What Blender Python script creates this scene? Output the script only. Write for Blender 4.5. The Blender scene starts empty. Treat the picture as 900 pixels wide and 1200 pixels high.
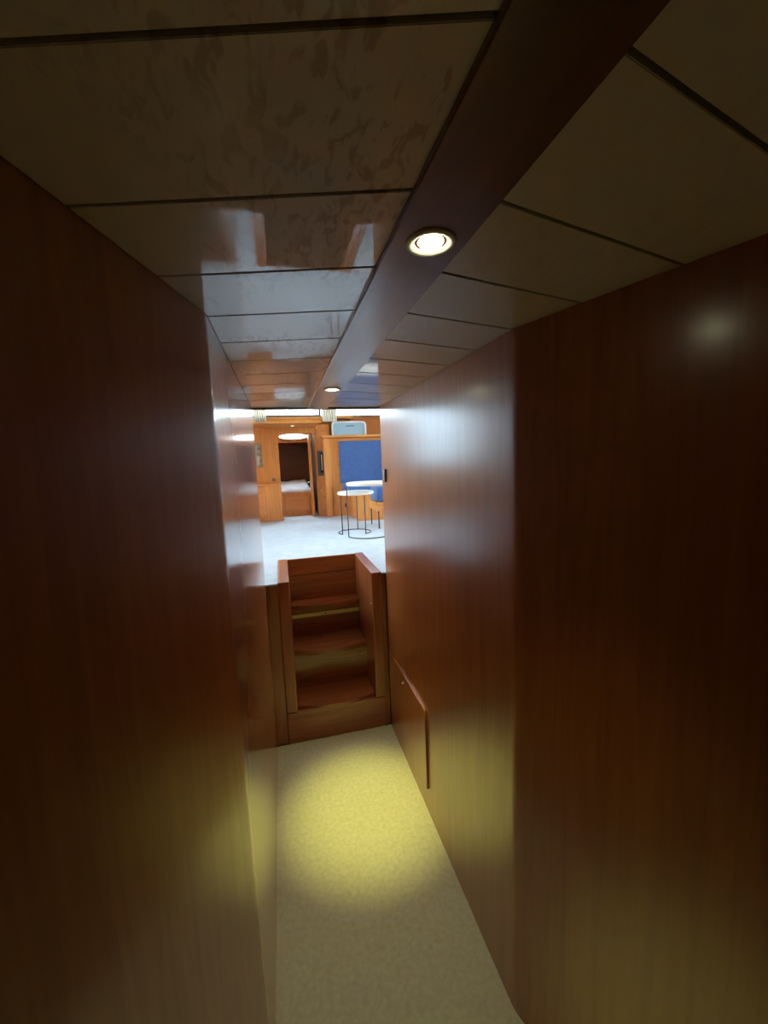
import bpy, bmesh, math, random
from mathutils import Vector, Matrix, noise
random.seed(7)
S = bpy.context.scene
COL = S.collection
PI = math.pi

# ------------------------------------------------------------------ camera
F_PX, YAW, PITCH, ROLL, EYE = 476.51, 0.2448, 0.1243, 0.0385, 1.6
cy, sy, cp, sp, cr, sr = math.cos(YAW), math.sin(YAW), math.cos(PITCH), math.sin(PITCH), math.cos(ROLL), math.sin(ROLL)
fwd = Vector((sy*cp, cy*cp, -sp)); rgt = Vector((cy, -sy, 0)); dwn = fwd.cross(rgt)
r2 = cr*rgt + sr*dwn; d2 = -sr*rgt + cr*dwn
cd = bpy.data.cameras.new('camera'); cam = bpy.data.objects.new('camera', cd); COL.objects.link(cam)
cd.sensor_fit = 'VERTICAL'; cd.sensor_height = 36; cd.lens = F_PX/1200*36; cd.clip_start = .01
m = Matrix((r2, -d2, -fwd)).transposed().to_4x4(); m.translation = (0, 0, EYE); cam.matrix_world = m
S.camera = cam
# ------------------------------------------------------------------ world: bright overcast daylight outside
w = bpy.data.worlds.new('sky'); S.world = w; w.use_nodes = True
nt = w.node_tree; nt.nodes.clear()
wo = nt.nodes.new('ShaderNodeOutputWorld'); bg = nt.nodes.new('ShaderNodeBackground')
tc = nt.nodes.new('ShaderNodeTexCoord'); sx = nt.nodes.new('ShaderNodeSeparateXYZ'); rp = nt.nodes.new('ShaderNodeValToRGB')
nt.links.new(tc.outputs['Generated'], sx.inputs[0]); nt.links.new(sx.outputs['Z'], rp.inputs[0])
rp.color_ramp.elements[0].position = 0.0; rp.color_ramp.elements[0].color = (.42, .53, .60, 1)
rp.color_ramp.elements[1].position = 0.15; rp.color_ramp.elements[1].color = (.72, .87, 1, 1)
nt.links.new(rp.outputs[0], bg.inputs[0]); bg.inputs[1].default_value = 20.0
nt.links.new(bg.outputs[0], wo.inputs[0])
# ------------------------------------------------------------------ view
vs = S.view_settings; S.display_settings.display_device = 'sRGB'
vs.view_transform = 'Standard'; vs.look = 'None'; vs.gamma = 1; vs.use_curve_mapping = False
vs.exposure = 0.0

# ------------------------------------------------------------------ key dimensions (metres)
XL, XR = -0.1195, 0.5551            # corridor faces
YC = 0.8905                        # where the near walls splay out
TL, TR = 0.2905, 0.3113            # tangents of the splay
YB = -1.0                          # wall behind the camera
X1, X2 = 0.1630, 0.2685            # ceiling board
ZH, ZB = 1.8975, 1.890             # ceiling panels, underside of the board
Y0, SP, GAP = 0.2837, 0.1817, 0.0055
CL, CR = 0.2694, 0.2449            # the panel joints run in a shallow chevron
YE = 2.24                          # end of the corridor
ZS = 0.9555                        # saloon floor
ZT = 2.75                          # saloon ceiling
def wl(y): return XL - max(0, YC-y)*TL
def wr(y): return XR + max(0, YC-y)*TR

# ------------------------------------------------------------------ materials
def mat(name, color, rough=.5, metal=0, coat=0, coat_r=.1, emit=None, es=0, spec=.5, sheen=0, coat_ior=1.5):
    mt = bpy.data.materials.new(name); mt.use_nodes = True
    b = mt.node_tree.nodes['Principled BSDF']
    b.inputs['Base Color'].default_value = (*color, 1); b.inputs['Roughness'].default_value = rough
    b.inputs['Metallic'].default_value = metal; b.inputs['Coat Weight'].default_value = coat
    b.inputs['Coat Roughness'].default_value = coat_r; b.inputs['Coat IOR'].default_value = coat_ior; b.inputs['Specular IOR Level'].default_value = spec
    b.inputs['Sheen Weight'].default_value = sheen
    if emit: b.inputs['Emission Color'].default_value = (*emit, 1); b.inputs['Emission Strength'].default_value = es
    return mt
def noise_color(mt, cols, scale=(1, 1, 1), nscale=5, detail=5, dist=0, bump=0, bscale=None, pos=None):
    nt = mt.node_tree; L = nt.links; b = nt.nodes['Principled BSDF']
    tc = nt.nodes.new('ShaderNodeTexCoord'); mp = nt.nodes.new('ShaderNodeMapping'); mp.inputs['Scale'].default_value = scale
    nz = nt.nodes.new('ShaderNodeTexNoise'); nz.inputs['Scale'].default_value = nscale; nz.inputs['Detail'].default_value = detail
    nz.inputs['Distortion'].default_value = dist
    cr = nt.nodes.new('ShaderNodeValToRGB'); el = cr.color_ramp.elements
    n = len(cols)
    while len(el) < n: el.new(.5)
    for i, c in enumerate(cols):
        el[i].position = pos[i] if pos else .3 + .4*i/(n-1); el[i].color = (*c, 1)
    L.new(tc.outputs['Object'], mp.inputs[0]); L.new(mp.outputs[0], nz.inputs[0]); L.new(nz.outputs[0], cr.inputs[0]); L.new(cr.outputs[0], b.inputs['Base Color'])
    if bump:
        bp = nt.nodes.new('ShaderNodeBump'); bp.inputs['Strength'].default_value = bump; bp.inputs['Distance'].default_value = .002
        if bscale:
            n2 = nt.nodes.new('ShaderNodeTexNoise'); n2.inputs['Scale'].default_value = bscale; n2.inputs['Detail'].default_value = 3
            L.new(tc.outputs['Object'], n2.inputs[0]); L.new(n2.outputs[0], bp.inputs['Height'])
        else: L.new(nz.outputs[0], bp.inputs['Height'])
        L.new(bp.outputs[0], b.inputs['Normal'])
    return mt
def wood(name, dark, mid, light, scale=(14, 14, .9), rough=.4, coat=1, coat_r=.12, coat_ior=1.5):
    mt = mat(name, mid, rough, coat=coat, coat_r=coat_r, coat_ior=coat_ior)
    noise_color(mt, [dark, mid, light], scale, 2.2, 6, 1.2)
    nt = mt.node_tree; L = nt.links; b = nt.nodes['Principled BSDF']
    src = b.inputs['Base Color'].links[0].from_socket
    tc = [n for n in nt.nodes if n.type == 'TEX_COORD'][0]                 # slow figure of the veneer and fine pores
    mp = nt.nodes.new('ShaderNodeMapping'); mp.inputs['Scale'].default_value = tuple(s*9 if s > 3 else s*2 for s in scale)
    nz = nt.nodes.new('ShaderNodeTexNoise'); nz.inputs['Scale'].default_value = 2; nz.inputs['Detail'].default_value = 3
    cr = nt.nodes.new('ShaderNodeValToRGB'); cr.color_ramp.elements[0].position = .35; cr.color_ramp.elements[1].position = .6
    cr.color_ramp.elements[0].color = (.72, .66, .6, 1); cr.color_ramp.elements[1].color = (1, 1, 1, 1)
    mx = nt.nodes.new('ShaderNodeMix'); mx.data_type = 'RGBA'; mx.blend_type = 'MULTIPLY'; mx.inputs[0].default_value = .15
    L.new(tc.outputs['Object'], mp.inputs[0]); L.new(mp.outputs[0], nz.inputs[0]); L.new(nz.outputs[0], cr.inputs[0])
    L.new(src, mx.inputs[6]); L.new(cr.outputs[0], mx.inputs[7]); L.new(mx.outputs[2], b.inputs['Base Color'])
    return mt
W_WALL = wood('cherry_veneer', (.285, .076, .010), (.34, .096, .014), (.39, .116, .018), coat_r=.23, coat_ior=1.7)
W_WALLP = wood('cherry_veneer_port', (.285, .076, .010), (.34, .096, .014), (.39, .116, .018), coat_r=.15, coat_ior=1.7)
W_DARK = wood('dark_mahogany', (.075, .026, .014), (.11, .038, .020), (.14, .050, .026), scale=(14, .9, 14), coat_r=.22, coat_ior=1.7)
W_STEP = wood('mahogany_steps', (.22, .055, .013), (.31, .082, .020), (.39, .112, .029), scale=(.9, 14, 14), rough=.4, coat_r=.2)
W_STEPV = wood('mahogany_upright', (.22, .055, .013), (.31, .082, .020), (.39, .112, .029), rough=.4, coat_r=.2)
W_SAL = wood('saloon_cherry_lit', (.60, .22, .048), (.70, .28, .065), (.78, .34, .09), rough=.45, coat=.4, coat_r=.2)  # same cherry as the corridor, with bright daylight put into the paler colour
W_SALH = wood('saloon_cherry_lit_horizontal', (.62, .23, .052), (.72, .29, .07), (.80, .36, .10), scale=(.9, 14, 14), rough=.45, coat=.4, coat_r=.2)  # horizontal grain, same daylight painted into the wood
W_SHADE = mat('shadow_gap', (.012, .010, .008), .6)
W_BROWN = noise_color(mat('dark_brown_panel', (.07, .03, .018), .6), [(.10, .045, .027), (.14, .062, .036)], (1, 1, 12), 3, 4)
CARPET = noise_color(mat('cream_carpet', (.66, .64, .52), .95, sheen=.2, spec=.1), [(.60, .58, .47), (.72, .70, .58)], (1, 1, 1), 60, 4, 0, .6, 260)
CARPET2 = noise_color(mat('daylit_saloon_carpet', (.74, .76, .76), .95, spec=.1), [(.50, .57, .65), (.60, .66, .72)], (1, 1, 1), 14, 4, 0, .3, 220)  # white carpet; the blue cast of the daylight is in its colour
# lacquered ceiling laminate with a soft mottled print
PANEL = mat('mottled_cream_laminate', (.5, .45, .33), .5, coat=1, coat_r=.02, coat_ior=2.0)
def mottle(mt, base, fleck, amount):
    nt = mt.node_tree; L = nt.links; b = nt.nodes['Principled BSDF']
    tc = nt.nodes.new('ShaderNodeTexCoord')
    mp = nt.nodes.new('ShaderNodeMapping'); mp.inputs['Rotation'].default_value = (0, 0, .7); mp.inputs['Scale'].default_value = (30, 11, 10)
    nz = nt.nodes.new('ShaderNodeTexNoise'); nz.inputs['Scale'].default_value = 2.6; nz.inputs['Detail'].default_value = 3; nz.inputs['Distortion'].default_value = .8
    rp = nt.nodes.new('ShaderNodeValToRGB'); rp.color_ramp.elements[0].position = .50; rp.color_ramp.elements[1].position = .60
    big = nt.nodes.new('ShaderNodeTexNoise'); big.inputs['Scale'].default_value = 5
    br = nt.nodes.new('ShaderNodeValToRGB'); br.color_ramp.elements[0].position = .42; br.color_ramp.elements[1].position = .62
    mu = nt.nodes.new('ShaderNodeMath'); mu.operation = 'MULTIPLY'; m2 = nt.nodes.new('ShaderNodeMath'); m2.operation = 'MULTIPLY'; m2.inputs[1].default_value = amount
    mx = nt.nodes.new('ShaderNodeMix'); mx.data_type = 'RGBA'; mx.inputs[6].default_value = (*base, 1); mx.inputs[7].default_value = (*fleck, 1)
    L.new(tc.outputs['Object'], mp.inputs[0]); L.new(mp.outputs[0], nz.inputs[0]); L.new(nz.outputs[0], rp.inputs[0])
    L.new(tc.outputs['Object'], big.inputs[0]); L.new(big.outputs[0], br.inputs[0])
    L.new(rp.outputs[0], mu.inputs[0]); L.new(br.outputs[0], mu.inputs[1]); L.new(mu.outputs[0], m2.inputs[0]); L.new(m2.outputs[0], mx.inputs[0])
    L.new(mx.outputs[2], b.inputs['Base Color'])
mottle(PANEL, (.56, .49, .35), (.30, .205, .095), .65)
PANEL_R = mat('plain_cream_laminate', (.53, .47, .345), .5, coat=1, coat_r=.04, coat_ior=1.5); mottle(PANEL_R, (.62, .54, .37), (.48, .39, .25), .35)
CHROME = mat('brushed_steel', (.80, .78, .70), .5, .0)
BRASS = mat('brass', (.62, .50, .22), .3, .8)
BLACK = mat('black_plastic', (.015, .015, .018), .35)
WIRE = mat('dark_wire', (.045, .022, .03), .45, .3)
WHITE = mat('white_top', (.82, .80, .75), .35)
BLUE = noise_color(mat('blue_upholstery', (.04, .11, .38), .85, sheen=.2), [(.045, .11, .30), (.065, .145, .37)], (1, 1, 1), 40, 3, 0, .2, 300)
PALEBLUE = mat('pale_blue_shell', (.36, .58, .72), .35)
RIM = mat('white_rim', (.82, .86, .88), .35)
LINEN = noise_color(mat('white_linen', (.62, .64, .68), .9), [(.52, .55, .60), (.70, .71, .74)], (1, 1, 1), 6, 3)
CURTAIN = noise_color(mat('cream_curtain', (.72, .70, .64), .9), [(.84, .80, .70), (.92, .90, .82)], (40, 40, 1), 2, 2)
GREYBOX = mat('grey_mauve_plastic', (.20, .15, .17), .5)
OVENM = mat('oven_slate', (.07, .085, .10), .35, .4); OVENG = mat('oven_glass', (.02, .02, .02), .1)
FRAMEG = mat('gilt_frame', (.45, .33, .16), .4, .5)
PICT = noise_color(mat('picture_print', (.4, .4, .4), .5), [(.10, .11, .11), (.45, .45, .40), (.75, .74, .68)], (1, 1, 1), 18, 4)
SEAL = mat('window_seal', (.16, .12, .11), .5)
def translucent(mt, f, col):
    nt = mt.node_tree; b = nt.nodes['Principled BSDF']; o = nt.nodes['Material Output']
    t = nt.nodes.new('ShaderNodeBsdfTranslucent'); t.inputs[0].default_value = (*col, 1); mx = nt.nodes.new('ShaderNodeMixShader'); mx.inputs[0].default_value = f
    nt.links.new(b.outputs[0], mx.inputs[1]); nt.links.new(t.outputs[0], mx.inputs[2]); nt.links.new(mx.outputs[0], o.inputs[0])
translucent(CURTAIN, .5, (.9, .86, .74))
PLASTER = mat('saloon_ceiling_white', (.75, .76, .74), .6)
def lens_mat(name, color, s): return mat(name, (.9, .9, .8), .3, emit=color, es=s)
LENS = lens_mat('lamp_lens', (1, .96, .62), 30)
LENS2 = lens_mat('warm_lamp_lens', (1, .85, .55), 4)
OVAL = lens_mat('oval_light_diffuser', (1, .99, .95), 6)
def glass_mat(name='window_glass', tint=(.93, .97, .97)):
    mt = bpy.data.materials.new(name); mt.use_nodes = True; nt = mt.node_tree; nt.nodes.clear()
    o = nt.nodes.new('ShaderNodeOutputMaterial'); t = nt.nodes.new('ShaderNodeBsdfTransparent'); g = nt.nodes.new('ShaderNodeBsdfGlossy')
    g.inputs['Roughness'].default_value = .02; f = nt.nodes.new('ShaderNodeFresnel'); f.inputs[0].default_value = 1.45; mx = nt.nodes.new('ShaderNodeMixShader')
    t.inputs[0].default_value = (*tint, 1)
    nt.links.new(f.outputs[0], mx.inputs[0]); nt.links.new(t.outputs[0], mx.inputs[1]); nt.links.new(g.outputs[0], mx.inputs[2]); nt.links.new(mx.outputs[0], o.inputs[0])
    return mt
GLASS = glass_mat(); GLASS_T = glass_mat('dimming_window_glass', (.62, .66, .68))  # second glass is darkened only to weaken one window's reflection

# ------------------------------------------------------------------ mesh helpers
def empty(name, loc, label, cat, group=None, rz=0):
    o = bpy.data.objects.new(name, None); COL.objects.link(o); o.location = fit(loc) if FIT else loc; o.rotation_euler.z = rz
    o.empty_display_size = .05; o['label'] = label; o['category'] = cat
    if group: o['group'] = group
    return o
def world_loc(p):
    v = Vector((0, 0, 0))
    while p: v += p.location; p = p.parent
    return v
FIT = False
def fit(v):                        # saloon pieces are written in survey units; this turns them into scene metres
    return Vector((1.0269*v[0]-.0138, 1.083*v[1]-.113, 1.0267*v[2]-.0161))
def obj(name, bm, material, parent=None, smooth=False, label=None):
    """bm is in world coordinates"""
    bmesh.ops.recalc_face_normals(bm, faces=bm.faces)
    if FIT:
        for v in bm.verts: v.co = fit(v.co)
    if parent:
        bmesh.ops.translate(bm, verts=bm.verts, vec=-world_loc(parent))
    me = bpy.data.meshes.new(name); bm.to_mesh(me); bm.free(); me.materials.append(material)
    if smooth:
        for p in me.polygons: p.use_smooth = True
    o = bpy.data.objects.new(name, me); COL.objects.link(o)
    if parent: o.parent = parent
    if label: o['label'] = label
    return o
def struct(name, bm, material, smooth=False):
    o = obj(name, bm, material, None, smooth); o['kind'] = 'structure'; return o
def single(name, bm, material, label, cat, group=None, smooth=False):
    o = obj(name, bm, material, None, smooth); o['label'] = label; o['category'] = cat
    if group: o['group'] = group
    return o
def box(bm, x0, x1, y0, y1, z0, z1, bev=0, seg=2):
    vs = [bm.verts.new(v) for v in ((x0, y0, z0), (x1, y0, z0), (x1, y1, z0), (x0, y1, z0), (x0, y0, z1), (x1, y0, z1), (x1, y1, z1), (x0, y1, z1))]
    fs = [bm.faces.new([vs[i] for i in f]) for f in ((0, 3, 2, 1), (4, 5, 6, 7), (0, 1, 5, 4), (1, 2, 6, 5), (2, 3, 7, 6), (3, 0, 4, 7))]
    if bev:
        es = list({e for f in fs for e in f.edges})
        bmesh.ops.bevel(bm, geom=es, offset=bev, segments=seg, profile=.5, affect='EDGES')
    return bm
def B(*a, **k): return box(bmesh.new(), *a, **k)
def prism(bm, pts, axis, a, b, bev=0):
    """extrude a 2-D polygon along an axis from a to b"""
    def P(u, v, t): return {'x': (t, u, v), 'y': (u, t, v), 'z': (u, v, t)}[axis]
    lo = [bm.verts.new(P(u, v, a)) for u, v in pts]; hi = [bm.verts.new(P(u, v, b)) for u, v in pts]
    n = len(pts); fs = [bm.faces.new(lo), bm.faces.new(hi[::-1])]
    for i in range(n): fs.append(bm.faces.new((lo[i], lo[(i+1) % n], hi[(i+1) % n], hi[i])))
    if bev:
        es = list(fs[0].edges) + list(fs[1].edges)
        bmesh.ops.bevel(bm, geom=es, offset=bev, segments=2, profile=.5, affect='EDGES')
    return bm
def ring_prism(bm, outer, inner, axis, a, b):
    def P(u, v, t): return {'x': (t, u, v), 'y': (u, t, v), 'z': (u, v, t)}[axis]
    n = len(outer); L = [[bm.verts.new(P(u, v, t)) for u, v in pts] for t in (a, b) for pts in (outer, inner)]
    oa, ia, ob, ib = L
    for i in range(n):
        j = (i+1) % n
        bm.faces.new((oa[i], oa[j], ia[j], ia[i])); bm.faces.new((ob[i], ib[i], ib[j], ob[j]))
        bm.faces.new((oa[i], ob[i], ob[j], oa[j])); bm.faces.new((ia[i], ia[j], ib[j], ib[i]))
    return bm
def rrect(x0, x1, z0, z1, r, n=5, corners=(1, 1, 1, 1)):
    out = []
    for k, (cx, cz, a0) in enumerate(((x1-r, z0+r, -90), (x1-r, z1-r, 0), (x0+r, z1-r, 90), (x0+r, z0+r, 180))):
        if corners[k]:
            for i in range(n+1):
                a = math.radians(a0 + 90*i/n); out.append((cx+r*math.cos(a), cz+r*math.sin(a)))
        else: out.append([(x1, z0), (x1, z1), (x0, z1), (x0, z0)][k])
    return out
def lathe(bm, prof, c, n=32):
    rings = []
    for r, z in prof:
        rings.append([bm.verts.new((c[0]+r*math.cos(2*PI*i/n), c[1]+r*math.sin(2*PI*i/n), c[2]+z)) for i in range(n)] if r > 0 else [bm.verts.new((c[0], c[1], c[2]+z))])
    for a, b in zip(rings, rings[1:]):
        for i in range(n):
            j = (i+1) % n
            if len(a) == 1 and len(b) > 1: bm.faces.new((a[0], b[i], b[j]))
            elif len(b) == 1 and len(a) > 1: bm.faces.new((a[i], b[0], a[j]))
            elif len(a) > 1: bm.faces.new((a[i], b[i], b[j], a[j]))
    return bm
def tube(bm, pts, r, n=8):
    pts = [Vector(p) for p in pts]; rings = []
    for i, p in enumerate(pts):
        t = (pts[min(i+1, len(pts)-1)] - pts[max(i-1, 0)]).normalized()
        u = t.cross(Vector((0, 0, 1)) if abs(t.z) < .9 else Vector((1, 0, 0))).normalized(); v = t.cross(u)
        rings.append([bm.verts.new(p + r*(math.cos(2*PI*k/n)*u + math.sin(2*PI*k/n)*v)) for k in range(n)])
    for a, b in zip(rings, rings[1:]):
        for k in range(n): bm.faces.new((a[k], a[(k+1) % n], b[(k+1) % n], b[k]))
    bm.faces.new(rings[0]); bm.faces.new(rings[-1][::-1]); return bm

# ------------------------------------------------------------------ corridor walls (splayed near the camera, rounded corner)
def corridor_wall(name, side):
    # side -1: left, +1: right
    X, T = (XL, TL) if side < 0 else (XR, TR)
    r = .05; ang = math.atan(T); d = .010/ math.tan(math.radians(45)) if 0 else .014
    a = Vector((X + side*(YC-YB)*T, YB)); c = Vector((X, YC)); e = Vector((X, YE))
    da = (a-c).normalized(); de = (e-c).normalized()
    p0, p1 = c + da*d, c + de*d
    inner = [a] + [p0.lerp(c, t).lerp(c.lerp(p1, t), t) for t in (0, .25, .5, .75, 1)]
    inner += [e - Vector((0, .008)), e + Vector((side*.006, -.001))]
    outer = [e + Vector((side*.04, 0)), Vector((X+side*.04, YC)), a + Vector((side*.04, 0))]
    bm = prism(bmesh.new(), [tuple(p) for p in inner+outer], 'z', -.02, 1.96)
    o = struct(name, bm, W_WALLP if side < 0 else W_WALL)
    for p in o.data.polygons: p.use_smooth = True
    md = o.modifiers.new('es', 'EDGE_SPLIT'); md.split_angle = math.radians(20)
    return o
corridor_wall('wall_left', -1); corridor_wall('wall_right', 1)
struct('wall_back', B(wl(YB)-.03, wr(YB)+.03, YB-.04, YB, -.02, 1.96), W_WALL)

# corridor floor: tufted carpet with a slightly uneven pile
bm = bmesh.new(); nx, ny = 70, 260; grid = []
for j in range(ny+1):
    y = YB + (2.246-YB)*j/ny; row = []
    for i in range(nx+1):
        x = wl(y) + (wr(y)-wl(y))*i/nx
        z = .0022*noise.noise((x*60, y*60, 0)) + .0015*noise.noise((x*9, y*9, 3))
        row.append(bm.verts.new((x, y, z - .002)))
    grid.append(row)
for j in range(ny):
    for i in range(nx): bm.faces.new((grid[j][i], grid[j][i+1], grid[j+1][i+1], grid[j+1][i]))
struct('floor', bm, CARPET, True)
bm = B(wl(YB)-.04, wr(YB)+.04, YB-.04, 2.8, -.05, -.008); struct('floor', bm, W_SHADE)

# ------------------------------------------------------------------ ceiling with its panels
ceil = struct('ceiling', B(wl(YB)-.04, wr(YB)+.04, YB-.02, YE-.002, ZH+.010, ZH+.06), W_SHADE)
def cross(f, side):
    # where the joint y = f + slope*|x-beam| meets the wall
    x = XL if side < 0 else XR
    for _ in range(30):
        y = f + (CL*(X1-x) if side < 0 else CR*(x-X2)); x = wl(y) if side < 0 else wr(y)
    return x, y
def panel(f0, f1, side):
    xb = X1+.004 if side < 0 else X2-.004
    pts = [(xb, f0), cross(f0, side)]
    q1 = cross(f1, side)
    if pts[1][1] < YC < q1[1]: pts.append((XL if side < 0 else XR, YC))
    pts += [q1, (xb, f1)]
    ins = .001 if side < 0 else -.001
    pts = [pts[0]] + [(x+ins, y) for x, y in pts[1:-1]] + [pts[-1]]
    out = []                                                     # clip at the corridor end and the wall behind
    for i, p in enumerate(pts):
        q = pts[(i+1) % len(pts)]
        if p[1] <= YE: out.append(p)
        if (p[1]-YE)*(q[1]-YE) < 0: t = (YE-p[1])/(q[1]-p[1]); out.append((p[0]+t*(q[0]-p[0]), YE))
    if len(out) < 3: return
    bm = prism(bmesh.new(), out, 'z', ZH, ZH+.009)
    low = [e for e in bm.edges if all(v.co.z < ZH+.001 for v in e.verts)]
    bmesh.ops.bevel(bm, geom=low, offset=.0008, segments=2, affect='EDGES')
    return obj('ceiling_panel', bm, PANEL if side < 0 else PANEL_R, ceil)
for side in (-1, 1):
    for k in range(-6, 11):
        f0, f1 = Y0 + k*SP + GAP/2, Y0 + (k+1)*SP - GAP/2
        panel(f0, f1, side)
# dark board down the middle
bm = prism(bmesh.new(), [(X1, ZH+.009), (X1, ZB+.002), (X1+.002, ZB), (X2-.002, ZB), (X2, ZB+.002), (X2, ZH+.009)], 'y', YB, YE)
struct('trim_1', bm, W_DARK)
# header closing the end of the corridor ceiling
struct('trim_2', B(XL-.012, XR+.012, YE+.0005, YE+.022, ZB-.001, 1.966, bev=.001), W_DARK)

# ------------------------------------------------------------------ recessed downlights in the board
def downlight(x, y, z, r, label, lens, group='downlights in the dark ceiling board', ring=CHROME):
    t = empty('recessed_downlight', (x, y, z), label, 'downlight', group)
    prof = [(r*.52, .003), (r*.56, .0015), (r*.70, -.0015), (r*.80, -.0035), (r*.92, -.004), (r*.98, -.002), (r, 0), (r, .002), (r*.55, .008)]
    obj('bezel', lathe(bmesh.new(), prof, (x, y, z), 40), ring, t, True)
    obj('lens', lathe(bmesh.new(), [(0, -.0065), (r*.25, -.006), (r*.42, -.0035), (r*.53, .0012), (r*.53, .003), (0, .003)], (x, y, z), 32), lens, t, True)
    return t
LY = (.552, 1.652)
downlight(.217, LY[0], ZB, .0345, 'lit round downlight with steel ring, the nearer and larger one in the dark ceiling board', LENS)
downlight(.221, LY[1], ZB, .0345, 'lit round downlight at the far end of the dark ceiling board, by the saloon', LENS)
def spot(y, aim, power, size, name):
    l = bpy.data.lights.new(name, 'SPOT'); l.energy = power; l.color = (1, .95, .22) if size < 40 else (1, .93, .42); l.spot_size = math.radians(size); l.spot_blend = 1; l.shadow_soft_size = .018
    o = bpy.data.objects.new(name, l); COL.objects.link(o); o.location = (.219, y, ZB-.008)
    d = Vector(aim) - o.location; o.rotation_euler = d.to_track_quat('-Z', 'Y').to_euler(); return o
spot(LY[1], (.29, 1.70, 0), 115, 29, 'downlight_beam')
spot(LY[0], (.24, .52, 0), 50, 27, 'downlight_beam')
for y, e, a in ((LY[0], 8, 72), (LY[1], 15, 80)): spot(y, (.24, y, 0), e, a, 'downlight_spill')      # the softer light round each beam

# ------------------------------------------------------------------ stair front and steps
bm = bmesh.new()
SX0, SX1, SX0i, SX1i, SY, SYB = -.056, .531, .007, .469, 2.240, 2.777
box(bm, XL, SX0-.001, SY+.015, SY+.035, -.005, ZS-.010); box(bm, SX1+.001, XR, SY+.015, SY+.035, -.005, ZS-.010)
struct('wall_front', bm, W_WALLP)
st = empty('steps', ((SX0+SX1)/2, 2.5, 0), 'varnished mahogany steps with three bowed treads rising to the pale saloon floor', 'stairs')
for a, b, lab in ((SX0, SX0i, None), (SX1i, SX1, None)):
    pts = rrect(SY, SYB+.03, .190, ZS+.006, .006, 3)
    obj('side_panel', prism(bmesh.new(), pts, 'x', a, b, .006), W_STEPV, st, label=lab)
obj('plinth', B(SX0+.002, SX1-.002, SY+.004, SY+.028, 0.0, .187, bev=.003), W_STEP, st)
obj('back_panel', B(SX0i, SX1i, SYB, SYB+.018, .66, .848, bev=.002), W_STEP, st)
obj('back_panel', B(SX0i, SX1i, SYB-.002, SYB+.016, .851, ZS+.006, bev=.003), W_STEP, st)
def tread(yf, yb, z, bow=.045, th=.030):
    n = 16; pts = [(SX1i, yb), (SX0i, yb)]
    for i in range(n+1):
        t = i/n; x = SX0i + (SX1i-SX0i)*t; pts.append((x, yf - bow*math.sin(PI*t)))
    return prism(bmesh.new(), pts, 'z', z-th, z, .007)
TR_ = ((2.67, SYB, .674), (2.46, 2.69, .456), (2.285, 2.48, .202))
for yf, yb, z in TR_: obj('tread', tread(yf, yb, z), W_STEP, st)
obj('riser', B(SX0i, SX1i, 2.690, 2.706, .44, .645), W_STEP, st)
obj('riser', B(SX0i, SX1i, 2.480, 2.496, .18, .428), W_STEP, st)
obj('metal_strip', B(SX0i+.003, SX1i-.004, 2.684, 2.690, .578, .602, bev=.001), BRASS, st, label='dull brass strip under the top tread')
bm = bmesh.new(); tube(bm, [(.469, 2.255, .775), (.462, 2.255, .775), (.460, 2.255, .777)], .004, 10)
obj('catch', bm, CHROME, st, True, label='tiny chrome catch')
bm = bmesh.new(); tube(bm, [(.235, 2.6845, .590), (.235, 2.681, .590)], .005, 10); obj('screw', bm, BLACK, st, True)
bm = bmesh.new(); tube(bm, [(.44, 2.480, .365), (.44, 2.474, .365)], .006, 10); obj('screw', bm, CHROME, st, True)

# ------------------------------------------------------------------ flush hatch low in the right wall
ht = empty('locker_hatch', (XR, 1.85, .12), 'low cherry locker hatch with a rounded top corner, set in the right corridor wall', 'hatch')
bm = bmesh.new(); prism(bm, rrect(1.583, 2.165, .122, .500, .030, 6, (0, 0, 1, 0)), 'x', XR-.010, XR, .0035)
obj('panel', bm, W_WALL, ht)
bm = bmesh.new(); tube(bm, [(XR-.0100, 1.906, .456), (XR-.018, 1.906, .456)], .005, 12); obj('knob', bm, CHROME, ht, True)
# door latch plate near the end of the right wall
lp = empty('latch_plate', (XR, 2.165, 1.52), 'small black and chrome latch plate near the far end of the right wall', 'latch')
obj('plate', B(XR-.009, XR, 2.135, 2.185, 1.488, 1.558, bev=.002), BLACK, lp)
obj('latch', B(XR-.014, XR-.006, 2.140, 2.152, 1.494, 1.552, bev=.003), CHROME, lp, label='chrome strip')

# ------------------------------------------------------------------ saloon shell
FIT = True
SX_L, SX_R, YW, YD, YR = -1.55, 2.35, 4.20, 4.75, 4.98
ZS_S, SAL = ZS, None
ZS = .9463
FIT = False
SXL, SXR, SYE = fit((SX_L, 0, 0))[0], fit((SX_R, 0, 0))[0], fit((0, YD+.25, 0))[1]
bm = bmesh.new(); bm2 = bmesh.new()
for x0, x1, y0, y1 in ((SXL, SX0-.001, SY+.004, SYB+.032), (SX1+.001, SXR, SY+.004, SYB+.032), (SXL, SXR, SYB+.032, SYE)):
    box(bm, x0, x1, y0, y1, ZS_S-.010, ZS_S); struct('leak_block', B(x0, x1, max(y0, SY+.036), y1, -.01, ZS_S-.011), W_SHADE)  # unseen black masses added round the stair recess to block sky leaks
box(bm2, SXL, SXR, 2.2, SYE, -.06, -.011)  # unseen subfloor added to stop sky light leaking in under the steps
struct('floor', bm, CARPET2); struct('floor', bm2, W_SHADE)
bm = bmesh.new()
box(bm, SXL, XL-.042, YE-.04, YE, -.01, 2.85); box(bm, XR+.042, SXR, YE-.04, YE, -.01, 2.85); box(bm, XL-.042, XR+.042, YE-.04, YE, 1.965, 2.85)
struct('wall_aft', bm, W_SAL)
FIT = True
struct('ceiling', B(SX_L-.05, SX_R+.05, 2.16, YR+.1, ZT, ZT+.04), PLASTER)
wn = 0
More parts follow.
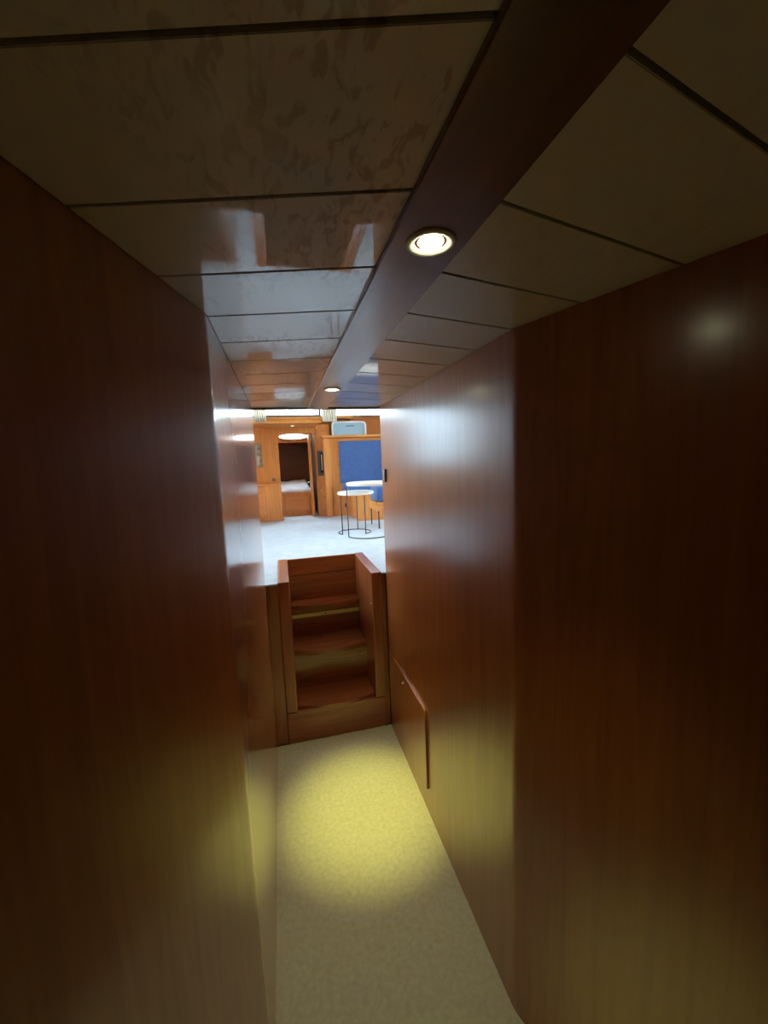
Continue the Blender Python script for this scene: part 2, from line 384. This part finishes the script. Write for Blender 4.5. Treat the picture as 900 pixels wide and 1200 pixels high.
def side_wall(name, x0, x1, wins, z0w, z1w):
    bm = bmesh.new(); ys = [2.2] + [v for w_ in wins for v in w_] + [YR+.05]
    for i in range(0, len(ys), 2): box(bm, x0, x1, ys[i], ys[i+1], ZS-.05, ZT)
    for a, b in wins: box(bm, x0, x1, a, b, ZS, z0w); box(bm, x0, x1, a, b, z1w, ZT)
    struct(name, bm, W_SAL)
def window(x0, x1, y0, y1, z0, z1, glass=None):
    global wn; wn += 1
    bm = bmesh.new(); t = .022
    if x1-x0 < y1-y0:
        ring_prism(bm, [(y0, z0), (y1, z0), (y1, z1), (y0, z1)], [(y0+t, z0+t), (y1-t, z0+t), (y1-t, z1-t), (y0+t, z1-t)], 'x', x0, x1)
        g = B((x0+x1)/2-.003, (x0+x1)/2+.003, y0+t, y1-t, z0+t, z1-t)
    else:
        ring_prism(bm, [(x0, z0), (x1, z0), (x1, z1), (x0, z1)], [(x0+t, z0+t), (x1-t, z0+t), (x1-t, z1-t), (x0+t, z1-t)], 'y', y0, y1)
        g = B(x0+t, x1-t, (y0+y1)/2-.003, (y0+y1)/2+.003, z0+t, z1-t)
    o = struct('window_%d' % wn, bm, SEAL); obj('pane', g, glass or GLASS, o); return o
side_wall('wall_port', SX_L-.05, SX_L, [(2.42, 3.2), (3.3, 4.1)], 1.45, 2.5)
side_wall('wall_starboard', SX_R, SX_R+.05, [(2.42, 3.2), (3.3, 4.1)], 1.45, 2.5)
for a, b in ((2.42, 3.2), (3.3, 4.1)):
    window(SX_L-.04, SX_L-.01, a, b, 1.45, 2.5); window(SX_R+.01, SX_R+.04, a, b, 1.45, 2.5)
# forward window wall: left part stands in front of the doorway recess, right part is set back
def sill(x0, x1, y, z):
    # stepped moulding under the glass
    prism(b_, [(y-.02, z-.028), (y, z-.028), (y, z-.008), (y-.035, z-.008), (y-.035, z-.016), (y-.02, z-.020)], 'x', x0, x1)
XSTEP = .462
XRET = -.33
bm = bmesh.new()
box(bm, XRET, XSTEP, YW, YW+.05, 1.995, 2.055); box(bm, XRET, XSTEP, YW, YW+.05, 2.46, ZT)
box(bm, XRET, .44, YW+.05, YD+.02, 1.995, 2.03)                      # underside of the ledge over the doorway
struct('wall_recess', B(XRET-.06, XRET-.001, YW+.051, YD+.03, ZS-.05, ZT), W_SAL)     # side of the doorway recess
box(bm, XRET-.06, XRET, YW, YW+.05, ZS-.05, ZT)
WZ0, WZ1 = 1.50, 2.32
box(bm, SX_L, XRET-.06, YW, YW+.05, ZS-.05, WZ0); box(bm, SX_L, XRET-.06, YW, YW+.05, WZ1, ZT); box(bm, SX_L, -1.50, YW, YW+.05, WZ0, WZ1); box(bm, -.47, XRET-.06, YW, YW+.05, WZ0, WZ1)
struct('wall_forward', bm, W_SAL)
bm = bmesh.new()
zq = 1.6 + (2.055-1.6)*YR/YW
box(bm, XSTEP, SX_R, YR, YR+.05, ZS, zq); box(bm, XSTEP, SX_R, YR, YR+.05, 2.46, ZT); box(bm, 1.9, SX_R, YR, YR+.05, zq, 2.46)
box(bm, XSTEP-.012, XSTEP, YW+.05, YR+.05, 2.035, ZT)
struct('wall_forward', bm, W_SAL)
window(XRET, XSTEP, YW+.01, YW+.04, 2.055, 2.46)
window(-1.50, -.47, YW+.01, YW+.04, WZ0, WZ1, GLASS_T)  # out of view; glass tint added to dim its glow on the right wall
window(XSTEP, 1.9, YR+.01, YR+.04, zq, 2.46)
b_ = bmesh.new(); sill(XRET, XSTEP, YW, 2.056); struct('trim_3', b_, W_SALH)
b_ = bmesh.new(); sill(XSTEP, SX_R, YR, zq); struct('trim_4', b_, W_SALH)
def curtain(x0, x1, y, z0, z1, label, taper=.12):
    bm = bmesh.new(); n = 60; m_ = 6; g = []
    for j in range(m_+1):
        t = j/m_; w_ = (x1-x0)*(1-taper*(1-t)); c = (x0+x1)/2; row = []
        for i in range(n+1):
            u = i/n; row.append(bm.verts.new((c + w_*(u-.5), y + .011*math.sin(u*2*PI*6 + .4*math.sin(3*t)), z0+(z1-z0)*t)))
        g.append(row)
    for j in range(m_):
        for i in range(n): bm.faces.new((g[j][i], g[j][i+1], g[j+1][i+1], g[j+1][i]))
    bmesh.ops.solidify(bm, geom=bm.faces[:], thickness=.003)
    return single('curtain', bm, CURTAIN, label, 'curtain', 'cream curtains at the forward windows', True)
curtain(.455, .625, YW-.05, 2.0, 2.5, 'cream pleated curtain between the two forward windows')
curtain(-.215, -.078, YW-.05, 2.0, 2.5, 'cream curtain gathered at the left end of the forward windows')

# doorway wall at the forward end of the saloon
DX0, DX1, DZ = .012, .43, 1.935
def door_wall():
    # wall with one tall opening with rounded top corners
    bm = bmesh.new(); r = .05
    box(bm, XRET, DX0, YD, YD+.03, ZS, 1.995); box(bm, DX1, .4415, YD, YD+.03, ZS, 1.995)
    pts = [(DX0, 1.995), (DX0, DZ-r)]
    for i in range(1, 7): a = math.radians(180-90*i/6); pts.append((DX0+r+r*math.cos(a), DZ-r+r*math.sin(a)))
    for i in range(0, 6): a = math.radians(90-90*i/6); pts.append((DX1-r+r*math.cos(a), DZ-r+r*math.sin(a)))
    pts += [(DX1, DZ-r), (DX1, 1.995)]
    prism(bm, pts, 'y', YD, YD+.03)
    return bm
struct('wall_doorway', door_wall(), W_SAL)
bm = bmesh.new(); prism(bm, [(DX0-.022, ZS), (DX0, ZS), (DX0, DZ-.05), (DX0-.022, DZ-.03)], 'y', YD-.008, YD)
struct('trim_5', bm, W_SALH)
dl = empty('cabin_door', (.372, YD-.02, ZS), 'cherry cabin door standing open edge-on in the far doorway', 'door')
obj('leaf', B(.357, .381, YD-.03, YD+.14, ZS+.004, DZ-.012, bev=.002), W_SAL, dl)
bm = bmesh.new(); tube(bm, [(.357, YD, 1.362), (.33, YD, 1.362), (.322, YD-.01, 1.362), (.322, YD-.07, 1.36)], .006); obj('handle', bm, CHROME, dl, True)
obj('lock_plate', B(.352, .357, YD-.018, YD+.02, 1.30, 1.39, bev=.001), CHROME, dl)
# the sleeping cabin behind the doorway
struct('wall_cabin', B(-.45, -.42, YD+.03, 5.75, ZS, 2.1), W_SAL); struct('wall_cabin', B(.88, .91, YD+.26, 5.75, ZS, 2.1), W_SAL); struct('wall_cabin', B(-.419, .879, 5.72, 5.75, ZS, 2.1), W_SAL)
struct('wall_cabin', B(.44, .47, 4.93, 5.715, ZS, 2.1), W_BROWN)  # partition added so the slit beside the open door stays dark
struct('floor', B(-.45, .91, YD+.26, 5.75, ZS-.06, ZS), CARPET2)
bm = bmesh.new()
box(bm, -.45, .91, YD+.03, 4.88, 2.1, 2.13); box(bm, -.45, .91, 5.26, 5.75, 2.1, 2.13); box(bm, -.45, -.3, 4.88, 5.26, 2.1, 2.13); box(bm, .45, .91, 4.88, 5.26, 2.1, 2.13)
struct('ceiling', bm, W_SAL)
hw = bmesh.new(); ring_prism(hw, [(-.3, 4.88), (.45, 4.88), (.45, 5.26), (-.3, 5.26)], [(-.28, 4.90), (.43, 4.90), (.43, 5.24), (-.28, 5.24)], 'z', 2.1, 2.14)  # deck hatch added to let more daylight into the cabin
o = struct('window_9', hw, SEAL); obj('pane', B(-.28, .43, 4.90, 5.24, 2.125, 2.13), GLASS, o)
single('headboard', B(-.25, .43, 5.60, 5.63, 1.20, 1.845, bev=.004), W_BROWN, 'dark brown padded panel behind the bed in the far cabin', 'headboard')
bd = empty('bed', (.2, 5.2, ZS), 'berth with a wooden base and white bedding, seen through the far doorway', 'bed')
obj('base', B(-.25, .405, 4.92, 5.59, ZS, 1.235, bev=.004), W_SAL, bd)
obj('front_panel', prism(bmesh.new(), rrect(.05, .33, ZS+.05, 1.185, .02), 'y', 4.905, 4.92, .005), W_SALH, bd)
bm = bmesh.new(); n = 30; g = []
for j in range(n+1):
    row = []
    for i in range(n+1):
        x = -.24 + .64*i/n; y = 4.925 + .655*j/n
        edge = min(1, min(i, n-i, j+1, n-j)/3)
        row.append(bm.verts.new((x, y, 1.236 + .045*edge + .09*(j/n)*edge + .022*edge*noise.noise((x*7, y*7, 1)))))
    g.append(row)
for j in range(n):
    for i in range(n): bm.faces.new((g[j][i], g[j][i+1], g[j+1][i+1], g[j+1][i]))
e_ = [e for e in bm.edges if e.is_boundary]; r_ = bmesh.ops.extrude_edge_only(bm, edges=e_)
for v in [v for v in r_['geom'] if isinstance(v, bmesh.types.BMVert)]: v.co.z = 1.236
obj('bedding', bm, LINEN, bd, True)
pts = [(.193+.177*math.cos(2*PI*i/32), 1.915+.037*math.sin(2*PI*i/32)) for i in range(32)]
ov = empty('oval_light', (.193, 5.3, 1.915), 'bright white oval light high up inside the far doorway', 'light')
pin = [(.193+.168*math.cos(2*PI*i/32), 1.915+.030*math.sin(2*PI*i/32)) for i in range(32)]
S_ = 5.30/5.0
obj('rim', ring_prism(bmesh.new(), [(x*S_+0.002, 1.6+(z-1.6)*S_) for x, z in pts], [(x*S_+.002, 1.6+(z-1.6)*S_) for x, z in pin], 'y', 5.27, 5.31), RIM, ov)
obj('diffuser', prism(bmesh.new(), [(x*S_+.002, 1.6+(z-1.6)*S_) for x, z in pin], 'y', 5.272, 5.30), OVAL, ov)
struct('trim_6', B(-.42, .85, 5.31, 5.36, 1.86, 2.1), W_SAL)

downlight(.175, 4.48, 1.995, .028, 'small steel downlight in the ledge above the far doorway', LENS2, 'saloon ledge light')

# ------------------------------------------------------------------ saloon furniture
# low cabinet left of the doorway
cb = empty('low_cabinet', (-.16, 4.66, ZS), 'low cherry cabinet with an arched door, left of the far doorway', 'cabinet')
obj('carcass', B(XRET+.002, .002, 4.585, YD-.001, ZS+.002, 1.35, bev=.003), W_SAL, cb)
obj('top', B(XRET+.002, .012, 4.560, YD-.001, 1.350, 1.370, bev=.006), W_SALH, cb)
def arch(x0, x1, z0, z1):
    pts = [(x0, z0), (x1, z0), (x1, z1-.06)]
    for i in range(9): a = math.radians(180*i/8); pts.append(((x0+x1)/2+(x1-x0)/2*math.cos(a), z1-.06+.06*math.sin(a)))
    return pts[:3] + pts[4:]
for x0, x1 in ((-.30, -.175),):
    d = obj('door', B(x0-.03, x1+.03, 4.573, 4.585, 1.0, 1.33, bev=.003), W_SAL, cb)
    obj('raised_panel', prism(bmesh.new(), arch(x0, x1, 1.03, 1.30), 'y', 4.555, 4.573, .008), W_SALH, d)
obj('foot', B(-.01, .022, 4.578, 4.60, ZS+.002, 1.0, bev=.006), W_SALH, cb)
single('wall_socket', B(-.083, -.045, YD-.014, YD, 1.392, 1.428, bev=.003), GREYBOX, 'small mauve-grey socket box on the wall above the low cabinet', 'socket')
pc = empty('framed_picture', (-.2, YD-.01, 1.69), 'small framed print on the wall left of the far doorway', 'picture')
obj('frame', ring_prism(bmesh.new(), [(-.25, 1.555), (-.168, 1.555), (-.168, 1.83), (-.25, 1.83)], [(-.235, 1.575), (-.182, 1.575), (-.182, 1.81), (-.235, 1.81)], 'y', YD-.022, YD), FRAMEG, pc)
obj('print', B(-.235, -.182, YD-.010, YD, 1.575, 1.81), PICT, pc)

# tall locker with an oven built in
lk = empty('tall_locker', (.5, 4.86, ZS), 'tall narrow cherry locker with a small oven let into it, right of the far doorway', 'cabinet')
obj('carcass', B(.442, .605, YD-.01, YR-.002, ZS+.002, 2.03, bev=.004), W_SAL, lk)
for z0, z1 in ((1.745, 1.975), (.99, 1.40)):
    d = obj('door', B(.462, .60, YD-.022, YD-.01, z0, z1, bev=.004), W_SAL, lk)
    obj('raised_panel', prism(bmesh.new(), rrect(.485, .585, z0+.025, z1-.025, .012, 3), 'y', YD-.028, YD-.022, .003), W_SALH, d)
bm = bmesh.new(); tube(bm, [(.472, YD-.022, 1.255), (.472, YD-.035, 1.255)], .007); obj('knob', bm, CHROME, lk, True)
ov2 = empty('built_in_oven', (.53, YD-.03, 1.437), 'small slate-grey oven with a dark glass door built into the tall locker', 'oven')
obj('body', ring_prism(bmesh.new(), [(.448, 1.432), (.602, 1.432), (.602, 1.722), (.448, 1.722)], [(.478, 1.465), (.585, 1.465), (.585, 1.70), (.478, 1.70)], 'y', YD-.034, YD-.010), OVENM, ov2)
obj('glass_door', B(.478, .585, YD-.028, YD-.012, 1.465, 1.70, bev=.002), OVENG, ov2)
bm = bmesh.new(); tube(bm, [(.495, YD-.028, 1.675), (.495, YD-.05, 1.675), (.495, YD-.05, 1.50), (.495, YD-.028, 1.50)], .005); obj('handle', bm, CHROME, ov2, True)

# settee box with blue back cushion
YU = 4.65
su = empty('settee_unit', (1.2, 4.6, ZS), 'high-backed cherry settee surround with corner post and moulded top rail', 'settee')
obj('back_frame', B(.53, 2.2, YU, YU+.045, ZS+.002, 1.862, bev=.003), W_SAL, su)
obj('end_panel', B(.512, .530, YU, YU+.045, ZS+.002, 1.862, bev=.003), W_SAL, su)
obj('corner_post', prism(bmesh.new(), rrect(.512, .590, YU-.035, YU-.001, .015, 4), 'z', ZS+.002, 1.862, 0), W_SAL, su)
obj('top_rail', B(.495, 2.22, YU-.055, YD-.056, 1.864, 1.892, bev=.008, seg=3), W_SALH, su)
struct('trim_7', B(.612, 2.2, YD-.055, YR-.002, 1.866, 1.891), W_SALH)
fr = bmesh.new(); ring_prism(fr, [(.665, 1.30), (1.86, 1.30), (1.86, 1.852), (.665, 1.852)], [(.692, 1.33), (1.835, 1.33), (1.835, 1.826), (.692, 1.826)], 'y', YU-.010, YU)
obj('cushion_frame', fr, W_SALH, su)
obj('base', B(.795, 2.2, 4.12, YU, ZS+.002, 1.235, bev=.004), W_SAL, su)
obj('plinth', B(.790, 2.2, 4.112, 4.13, ZS+.002, ZS+.05, bev=.003), W_SALH, su)
vt = [(.742+.010*math.cos(2*PI*i/16), 1.07+.028*math.sin(2*PI*i/16)) for i in range(16)]
obj('finger_latch', prism(bmesh.new(), vt, 'y', YU-.006, YU), BLACK, su, label='small dark oval latch')
single('back_cushion', B(.694, 1.833, YU-.032, YU-.0005, 1.332, 1.824, bev=.008, seg=3), BLUE, 'tall flat blue cushion set in the wooden frame of the settee back', 'cushion', smooth=False)
single('seat_cushion', B(.700, 2.18, 4.13, YU-.036, 1.240, 1.345, bev=.035, seg=4), BLUE, 'blue seat cushion on the wooden settee base', 'cushion', smooth=True)

# pale blue box on the top rail
bx = empty('rounded_box', (.85, 4.72, 1.892), 'pale blue rounded box with a white rim, on top of the settee back', 'box')
obj('body', prism(bmesh.new(), rrect(.648, 1.022, 1.893, 2.040, .03, 5, (0, 1, 1, 0)), 'y', 4.70, 4.86, .004), PALEBLUE, bx)
o_ = rrect(.630, 1.042, 1.893, 2.056, .042, 6, (0, 1, 1, 0)); i_ = rrect(.650, 1.020, 1.893, 2.038, .028, 6, (0, 1, 1, 0))
obj('rim', ring_prism(bmesh.new(), o_, i_, 'y', 4.685, 4.715), RIM, bx)
obj('slot', prism(bmesh.new(), rrect(.80, .90, 2.000, 2.008, .003, 2), 'y', 4.697, 4.701), BLACK, bx, label='dark grip slot')

# nesting side tables
def nest(cx, cy, r, ztop, rr, cyr, angs, a0, a1, label, cxr):
    t = empty('side_table', (cx, cy, ZS), label, 'table', 'nesting wire tables in the saloon')
    h_ = .028
    obj('table_top', lathe(bmesh.new(), [(0, 0), (r-.012, 0), (r-.003, .004), (r, h_*.5), (r-.003, h_-.003), (r-.01, h_), (0, h_)], (cx, cy, ztop-h_), 48), WHITE, t, True)
    for a in angs:
        a = math.radians(a); x, y = cxr+rr*math.cos(a), cyr+rr*math.sin(a)
        obj('leg', tube(bmesh.new(), [(x, y, ZS+.004), (x, y, ztop-h_)], .0042), WIRE, t, True)
    pts = [(cxr+rr*math.cos(math.radians(a0+(a1-a0)*i/40)), cyr+rr*math.sin(math.radians(a0+(a1-a0)*i/40)), ZS+.0045) for i in range(41)]
    obj('foot_ring', tube(bmesh.new(), pts, .0042), WIRE, t, True)
    ya = min(cyr+rr*math.sin(math.radians(a)) for a in angs)
    return t
nest(.645, 3.46, .160, 1.322, .145, 3.50, (212, 301, 68), -59, 212, 'lower white-topped wire side table, tucked left of the taller one', .630)
nest(.735, 3.33, .190, 1.405, .195, 3.345, (199, -35, ), 199, 325, 'taller white-topped round wire side table beside the corridor wall end', .722)

# blue stool at the right edge of the opening
sl = empty('blue_stool', (1.03, 3.75, ZS), 'blue upholstered stool on thin dark legs, half hidden by the right wall end', 'stool')
obj('seat', B(.874, 1.20, 3.585, 3.90, 1.192, 1.347, bev=.03, seg=3), BLUE, sl, True)
obj('seat_frame', B(.868, 1.206, 3.578, 3.906, 1.112, 1.192, bev=.004), W_SALH, sl)
for x in (.880, 1.194):
    for y in (3.592, 3.892): obj('leg', tube(bmesh.new(), [(x, y, ZS), (x, y, 1.112)], .006), WIRE, sl, True)
